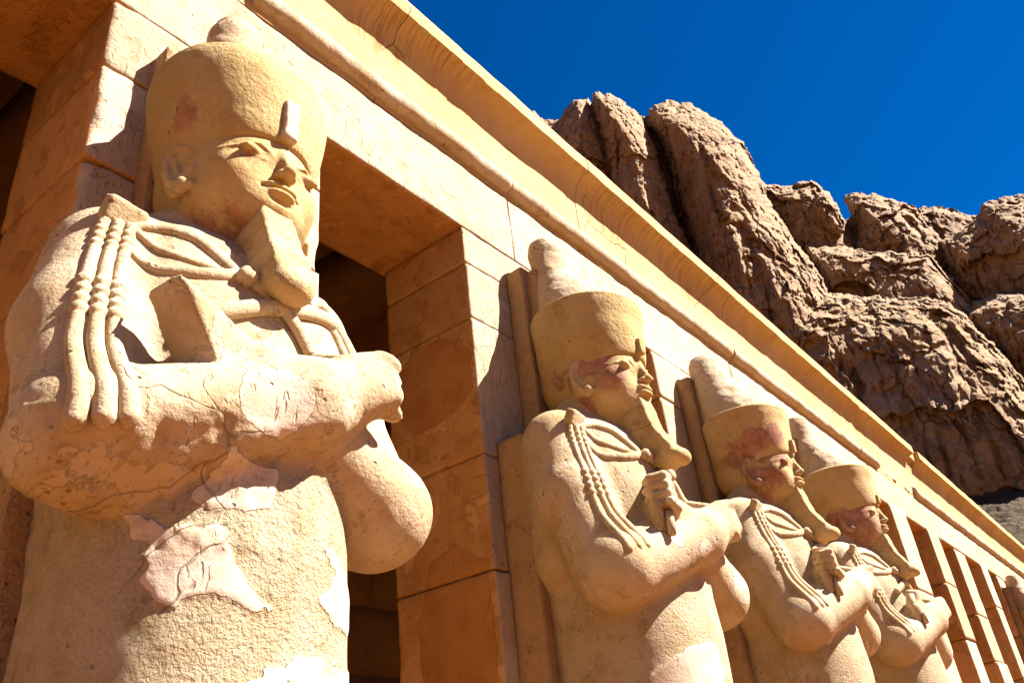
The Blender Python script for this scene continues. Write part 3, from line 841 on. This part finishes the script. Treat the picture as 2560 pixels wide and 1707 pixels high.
def build_head(par, kind, h, reds, ochre):
    f = Field((-.46, -1.0, 3.62), (.46, -.04, 4.52), h)
    f.add(cone((0, -.40, 3.55), (0, -.47, 3.95), .235, .215), .03)              # neck
    f.add(ell((0, -.46, 4.18), (.285, .33, .31)), .06)                              # skull
    f.add(ell((0, -.575, 4.05), (.268, .245, .27)), .06)                            # face
    f.add(ell((0, -.60, 4.145), (.252, .236, .17)), .05)                            # brow
    f.add(ell((0, -.595, 3.94), (.262, .212, .15)), .07)                            # jaw
    f.add(ell((0, -.735, 3.885), (.125, .095, .075)), .06)                          # chin
    for s in (-1, 1):
        f.add(ell((s * .145, -.715, 4.025), (.095, .080, .085)), .06)             # cheeks
        f.add(ell((s * .120, -.796, 4.106), (.072, .030, .027), _rot(0, s * .08, s * -.40)), .010)   # eyeball
        # upper lid with its cosmetic line, faint lower lid and brow
        e = [(s * x, y, z) for x, y, z in ((.044, -.826, 4.098), (.070, -.828, 4.124), (.115, -.824, 4.140), (.155, -.807, 4.135), (.190, -.773, 4.116), (.240, -.705, 4.112))]
        for a, b in zip(e[:-1], e[1:]): f.add(cone(a, b, .0075, .0065), .005)
        e = [(s * x, y, z) for x, y, z in ((.05, -.822, 4.095), (.085, -.820, 4.078), (.125, -.809, 4.075), (.165, -.785, 4.090), (.190, -.762, 4.113))]
        for a, b in zip(e[:-1], e[1:]): f.add(cone(a, b, .003, .003), .008)
        # ear: plate, curled rim, lobe and inner fold
        n_ = np.array((s * .86, -.5, 0)); f_ = np.array((-s * .5, -.86, 0)); u_ = np.array((0, .22, .975)); c_ = np.array((s * .292, -.565, 4.05))
        E = lambda q, w, v: c_ + q * n_ + w * f_ + v * u_
        f.add(ell(E(-.012, 0, 0), (.026, .075, .135), _rot(.22, 0, s * -.53)), .015)
        f.add(ell(E(-.03, .03, 0), (.04, .06, .10), _rot(.22, 0, s * -.53)), .03)
        f.cut(ell(E(.026, -.004, .035), (.026, .045, .078), _rot(.22, 0, s * -.53)), .010)
        rim = [(.030, -.105), (-.012, -.128), (-.050, -.085), (-.066, -.02), (-.066, .045), (-.045, .10), (-.005, .128), (.035, .115), (.058, .075), (.045, .03)]
        for (w0, v0), (w1, v1) in zip(rim[:-1], rim[1:]):
            r_ = .021 if v0 < -.06 else .016
            f.add(cone(E(.008, w0, v0), E(.008, w1, v1), r_, r_), .008)
        f.add(ell(E(.010, -.008, -.098), (.024, .036, .034)), .012)
        f.add(cone(E(.002, -.022, -.03), E(.002, -.030, .07), .014, .010), .012)
        f.add(ell(E(.004, .045, -.02), (.016, .018, .026)), .012)
    # nose
    f.add(cone((0, -.818, 4.165), (0, -.872, 4.035), .016, .024), .03)
    f.add(ell((0, -.872, 4.024), (.028, .030, .022)), .014)
    f.add(ell((0, -.842, 4.012), (.036, .036, .018)), .010)
    for s in (-1, 1): f.add(ell((s * .029, -.846, 4.016), (.018, .028, .019)), .010)
    # mouth
    m_ = .022 if kind == 1 else .004
    f.add(ell((0, -.798 + m_, 3.945), (.088, .046, .048)), .04)
    f.add(ell((0, -.846 + m_, 3.964), (.076, .033, .0165), _rot(.25, 0, 0)), .007)
    f.add(ell((0, -.846 + m_, 3.925), (.066, .035, .0195), _rot(-.15, 0, 0)), .007)
    f.cut(ell((0, -.880 + m_, 3.893), (.07, .045, .016)), .012)
    f.cut(rbox((0, -.885 + m_, 3.945), (.080, .032, .005), .003), .005)
    for s in (-1, 1): f.cut(ell((s * .082, -.836 + m_, 3.947), (.012, .012, .010)), .01)
    V, Q = f.mesh()
    N = normals(V, Q)
    V = V + N * (.0025 * fbm(V * 7, 3, kind * 3))[:, None]
    a = {'red': blobs(V, reds) * (1.0, 1.0, 1.25, 1.2, 1.3, 1)[kind]}
    return make_mesh('head', V, Q, M_HEAD, par, attrs=a)

def statue(kind, label, xc, h, hh, dy=0, dz=0):
    par = thing('pharaoh_statue', label, 'statue', (xc, dy, dz), 'colossal statues standing against the colonnade pillars')
    seed = kind * 17
    # ---- body
    f = body_field(kind, h)
    V, Q = f.mesh()
    N = normals(V, Q)
    amp = .006 + np.zeros(len(V))
    if kind == 1: amp = amp + .022 * np.exp(-(((V[:, 2] - 2.60) / .16)**2)) * (V[:, 0] < .05) * (N[:, 2] < .1)
    V = V + N * (amp * fbm(V * 5, 4, seed))[:, None]
    if kind == 1: V = V + N * (.010 * fbm(V * 16, 3, seed + 5) * (amp > .012))[:, None]
    th = np.arctan2(V[:, 0], -(V[:, 1] + .44)); pd = np.full(len(V), -1.0)
    for P in (PATCH1 if kind == 1 else PATCH2 if kind == 2 else []):
        pd = np.maximum(pd, .5 * poly_sd([(a, b / .5) for a, b in P], th, V[:, 2] / .5))
    pd = np.where(V[:, 2] < 2.72, pd, -1)
    if kind < 3: V = V + N * (.007 * np.clip(pd / .014 + .3, 0, 1))[:, None]
    # small repairs on the arms
    spots = {1: [(-.16, -1.05, 2.86, .13), (.60, -.9, 2.9, .1)], 2: [(-.60, -.72, 2.86, .10), (-.34, -.99, 2.86, .07), (-.12, -1.08, 2.82, .06), (.55, -.95, 2.75, .14)],
             3: [(.3, -.9, 2.4, .2), (-.4, -.9, 2.6, .1)], 4: [(-.3, -.95, 2.9, .1)], 5: []}[kind]
    for x, y, z, r in spots: pd = np.maximum(pd, r - np.linalg.norm((V - np.array([x, y, z])) * np.array([1, .8, 1.1]), axis=1))
    L, LQ = lower_body()
    n0 = len(V); V2, Q2 = join([(V, Q), (L, LQ)])
    rr = np.hypot(V2[:, 0] / .5, (V2[:, 1] + .44) / .51)
    stc = np.clip((2.74 + .05 * fbm(V2 * 3, 3, 8) - V2[:, 2]) / .03, 0, 1) * np.clip((1.06 - rr) / .03, 0, 1) * (1.0 if kind == 1 else .6)
    red = {1: [], 2: [(-.30, -1.0, 3.05, .10)], 3: [(-.3, -1.0, 3.1, .08)], 4: [], 5: []}[kind]
    make_mesh('body', V2, Q2, M_BODY, par, attrs={'patch': np.concatenate([pd, np.full(len(L), -1.)]), 'red': blobs(V2, red), 'stucco': stc})
    # ---- head
    reds = {1: [(-.14, -.78, 4.06, .08), (-.10, -.60, 3.79, .20)],
            2: [(-.26, -.68, 4.15, .17), (-.22, -.74, 4.03, .13), (-.30, -.42, 4.05, .10), (-.2, -.5, 3.86, .13)],
            3: [(-.26, -.66, 4.20, .20), (-.26, -.62, 4.0, .24), (-.16, -.78, 4.15, .14), (-.2, -.5, 3.88, .22)],
            4: [(-.25, -.66, 4.05, .26), (-.22, -.66, 3.92, .24), (-.24, -.45, 3.95, .22), (-.15, -.78, 4.0, .12)], 5: []}[kind]
    build_head(par, kind, hh, reds, kind == 1)
    # ---- red crown (wide cap)
    f = Field((-.56, -1.02, 3.95), (.56, .0, 5.02), max(hh, .012))
    if kind == 1:
        rows = [(3.98, -.40, .235, .235), (4.06, -.425, .275, .30), (4.14, -.46, .295, .355), (4.20, -.482, .306, .362), (4.33, -.488, .348, .374), (4.46, -.485, .374, .384), (4.58, -.478, .392, .388), (4.66, -.466, .388, .380), (4.725, -.45, .355, .352), (4.765, -.435, .29, .29), (4.785, -.42, .20, .20)]
    else:
        rows = [(3.98, -.40, .235, .235), (4.06, -.425, .275, .30), (4.14, -.46, .295, .355), (4.20, -.482, .306, .362), (4.32, -.488, .355, .370), (4.48, -.49, .385, .376), (4.60, -.495, .402, .385), (4.635, -.495, .398, .380), (4.66, -.49, .33, .32)]
    f.add(stack(rows, 2.15), .02)
    # its lower edge runs from the brow down past the ears to the nape
    f.cut(half((0, -.27, -.96), (0, -.84, 4.200), rbox((0, -.86, 4.0), (.6, .42, .35), .01)), .008)
    V, Q = f.mesh(); N = normals(V, Q)
    V = V + N * (.007 * fbm(V * 4, 4, seed + 2))[:, None]
    rc = {1: [(-.34, -.60, 4.30, .13)], 2: [(-.3, -.35, 4.10, .14)], 3: [(-.30, -.68, 4.33, .16), (-.33, -.5, 4.22, .20), (-.2, -.8, 4.36, .13)], 4: [(-.3, -.4, 4.1, .12)], 5: []}[kind]
    crown = make_mesh('red_crown', V, Q, M_OCHRE if kind < 3 else M_HEAD, par, attrs={'red': blobs(V, rc) * (1.4 if kind > 2 else 1.0)})
    # ---- white crown
    f = Field((-.4, -.85, 4.5), (.4, .0, 5.62), max(hh, .013))
    if kind == 1:
        rows = [(4.60, -.42, .30, .29), (4.78, -.39, .24, .23), (4.92, -.34, .18, .175), (5.04, -.29, .148, .148), (5.25, -.27, .135, .135), (5.40, -.265, .125, .125), (5.48, -.26, .085, .085), (5.51, -.26, .03, .03)]
    elif kind == 3:
        rows = [(4.58, -.45, .31, .32), (4.76, -.42, .29, .29), (4.95, -.35, .235, .235), (5.14, -.28, .19, .185), (5.28, -.24, .165, .155), (5.38, -.225, .14, .13), (5.43, -.22, .09, .08), (5.45, -.22, .03, .03)]
    else:
        rows = [(4.58, -.45, .31, .32), (4.72, -.435, .275, .285), (4.88, -.38, .23, .23), (5.04, -.305, .178, .168), (5.16, -.26, .148, .140), (5.28, -.245, .138, .134), (5.38, -.24, .138, .132), (5.45, -.24, .10, .095), (5.48, -.245, .03, .03)]
    f.add(stack(rows), .02)
    V, Q = f.mesh(); N = normals(V, Q)
    V = V + N * (.012 * fbm(V * 5, 4, seed + 3) + .006 * fbm(V * 14, 2, seed + 4))[:, None]
    if kind == 1: V[:, 0] += .065 * np.clip((V[:, 2] - 4.7) / .6, 0, 1.2)
    make_mesh('white_crown', V, Q, M_WHITE, par)
    # ---- uraeus stump on the brow
    f = Field((-.09, -1.0, 4.1), (.09, -.6, 4.6), .009)
    if kind == 1:
        f.add(rbox((0, -.838, 4.315), (.036, .046, .105), .010, _rot(.03, 0, 0)), .01)
    elif kind < 4:
        f.add(rbox((0, -.848, 4.265), (.030, .040, .060), .012), .01)
    else:
        f.add(rbox((0, -.845, 4.26), (.028, .04, .05), .012), .01)
    V, Q = f.mesh(); V = V + normals(V, Q) * (.005 * fbm(V * 14, 3, seed))[:, None]
    make_mesh('uraeus', V, Q, M_PINK if kind == 1 else M_OCHRE, crown)
    # ---- beard
    f = Field((-.2, -1.16, 3.25), (.2, -.5, 4.0), max(hh, .009))
    rows = [(-.722, 3.845, .078, .118), (-.738, 3.78, .085, .112), (-.768, 3.68, .084, .104), (-.826, 3.56, .086, .094), (-.89, 3.475, .093, .092), (-.92, 3.42, .093, .082)]
    if kind == 1: rows = [(-.700, 3.835, .074, .108), (-.715, 3.77, .080, .116), (-.750, 3.68, .087, .114), (-.80, 3.56, .090, .108), (-.835, 3.475, .093, .112), (-.855, 3.42, .092, .105)]
    for q_, (a, b) in enumerate(zip(rows[:-1], rows[1:])):
        c0 = np.array((0, a[0], a[1])); c1 = np.array((0, b[0], b[1])); m = (c0 + c1) / 2; d = c1 - c0
        ang = math.atan2(d[1], -d[2])
        f.add(rbox(m, ((a[2] + b[2]) / 2, (a[3] + b[3]) / 2, np.linalg.norm(d) / 2 + .02), .040 if q_ == 4 else .014, _rot(ang, 0, 0)), .014 if q_ < 3 else .035)
    f.add(ell((0, -.915, 3.43), (.088, .070, .07)) if kind == 1 else ell((0, -.985, 3.44), (.086, .060, .055)), .035)
    V, Q = f.mesh(); V = V + normals(V, Q) * (.005 * fbm(V * 6, 4, seed + 6))[:, None]
    make_mesh('beard', V, Q, M_BEARD, par)
    # ---- back pillar joining the statue to the pier
    res = .03 if kind < 3 else .06
    parts = [stone_block((-.55, -.215, .25), (.55, .0, 3.72), res, .02, seed=seed), stone_block((-.225, -.15, 3.70), (.225, .0, 5.19), res, .02, seed=seed + 1),
             stone_block((-.165, -.25, 4.15), (.165, -.12, 5.16), res, .03, seed=seed + 2)]
    make_mesh('back_pillar', *join(parts), M_SLAB, par)
    # ---- sceptres
    bf = body_field(kind, .02)
    F = bf.front
    Fc = body_field(0, .02).front
    def on(pts, n=60, lift=.012):
        P = np.array(pts, float); u = np.linspace(0, 1, len(P)); v = np.linspace(0, 1, n)
        x = np.interp(v, u, P[:, 0]); z = np.interp(v, u, P[:, -1])
        for _ in range(3):
            x[1:-1] = (x[:-2] + 2 * x[1:-1] + x[2:]) / 4; z[1:-1] = (z[:-2] + 2 * z[1:-1] + z[2:]) / 4
        y = F(x, z)
        k = np.ones(7) / 7; y = np.convolve(np.pad(y, 3, 'edge'), k, 'valid')
        return np.stack([x, y - lift, z], 1)
    # crook: a long looped hook on the right shoulder, its stem running down under the beard to the right fist
    loop = on([(-.15, 3.485), (-.20, 3.56), (-.27, 3.635), (-.36, 3.665), (-.45, 3.655), (-.495, 3.60), (-.505, 3.54), (-.47, 3.475), (-.40, 3.435), (-.30, 3.435), (-.22, 3.45), (-.15, 3.475)], 90, .000)
    spine = on([(-.47, 3.625), (-.40, 3.55), (-.30, 3.50), (-.20, 3.475), (-.13, 3.46)], 40, .002)
    stem = on([(-.15, 3.475), (-.07, 3.43), (.0, 3.38), (.08, 3.28), (.16, 3.14)], 50, .018)
    rl = .021 + .006 * np.cos(np.linspace(0, 2 * math.pi, len(loop)))
    ck = make_mesh('crook', *join([sweep(loop, rl * 1.1, 12, .8), sweep(spine, .017, 12, .7), sweep(stem, .028, 12, .75)]), M_BODY, par)
    kn = on([(-.165, 3.485), (-.10, 3.445)], 9, .022)
    make_mesh('crook_knot', *sweep(kn, [.02, .036, .040, .040, .034, .040, .040, .034, .02], 12), M_BODY, ck)
    # flail handle: from the left hand across to the left shoulder
    a = on([(-.30, 3.23), (-.10, 3.33), (.05, 3.39), (.20, 3.455), (.37, 3.53)], 50, .016)
    tail = on([(.18, 3.50), (.26, 3.575), (.34, 3.61), (.42, 3.60), (.49, 3.52), (.53, 3.42), (.56, 3.32)], 50, .012)
    tail2 = on([(.38, 3.55), (.44, 3.50), (.48, 3.40), (.51, 3.30)], 40, .010)
    sh = make_mesh('sceptre_shaft', *join([sweep(a, .034, 12, .8), sweep(tail, .028, 10, .7), sweep(tail2, .022, 10, .7)]), M_BODY, par)
    if kind != 1:
        make_mesh('shaft_end', *join([sweep(np.array([(-.385, -.955, 3.16), (-.40, -.958, 3.05), (-.42, -.96, 2.90)]), .036, 12), sweep(np.array([(-.37, -1.01, 3.0), (-.39, -1.02, 2.95), (-.41, -1.025, 2.87)]), .024, 10)]), M_BODY, sh)
    # flail: three beaded strands over the right arm
    fl = None
    for k in range(3):
        n = 160; v = np.linspace(0, 1, n)
        ze = (2.655 if kind == 1 else 2.745) + .012 * k
        z = 3.63 + (ze - 3.63) * v
        zk = [3.63, 3.47, 3.30, 3.11, 2.90, 2.65][::-1]
        o0 = [-.565, -.597, -.635, -.66, -.685, -.695][::-1]
        x = np.interp(z, zk, o0) + k * np.interp(z, [2.65, 2.9, 3.3, 3.63], [.062, .052, .046, .040])
        y = Fc(x, z); kk = np.ones(41) / 41; y = np.convolve(np.pad(y, 20, 'edge'), kk, 'valid')
        r = np.full(n, .022)
        for c in (3.575, 3.535, 3.495): r = np.where(np.abs(z - c) < .02, .013 + .013 * np.sqrt(np.maximum(0, 1 - ((z - c) / .02)**2)), r)
        for c in (3.285, 3.24, 3.195, 3.15): r = np.where(np.abs(z - c) < .0225, .014 + .016 * np.sqrt(np.maximum(0, 1 - ((z - c) / .0225)**2)), r)
        r = np.where(z < 3.127, .0225 + .013 * (3.127 - z) / .45, r)
        if kind > 1: r = r * .8
        r = r * np.sqrt(np.clip((1 - v) / .03, .02, 1))
        VQ = sweep(np.stack([x, y + .003, z], 1), r, 12, 1.0)
        if fl is None:
            cx = np.array([-.585, -.44]); 
            fb = Field((-.64, -.95, 3.55), (-.36, -.3, 3.85), .012)
            yy = float(F(np.array([-.49]), np.array([3.69]))[0])
            fb.add(rbox((-.505, yy + .004, 3.685), (.080, .030, .050), .008, _rot(.45, 0, .15)), .01)
            Vb, Qb = fb.mesh()
            fl = make_mesh('flail', Vb, Qb, M_BODY, par)
        make_mesh('flail_strand', *VQ, M_BODY, fl)
    return par


statue(1, 'nearest, largest crowned statue, sunlit cream body with a squared blank block for its left hand', 1.629, .0125, .0065, .03, -.027)
statue(2, 'crowned statue with purple paint on temple and cheek, its back slab beside the deep doorway', 4.49, .0135, .0095)
statue(3, 'crowned statue with red streaks over temple and cheek, third along the portico', 7.147, .016, .011)
statue(4, 'crowned statue with red jaw and worn hands, last of the four before the bare pillars', 9.553, .017, .012, -.02, .022)
statue(5, 'distant dark statue half cut off at the right edge beyond the bare pillars', 22.75, .03, .02)
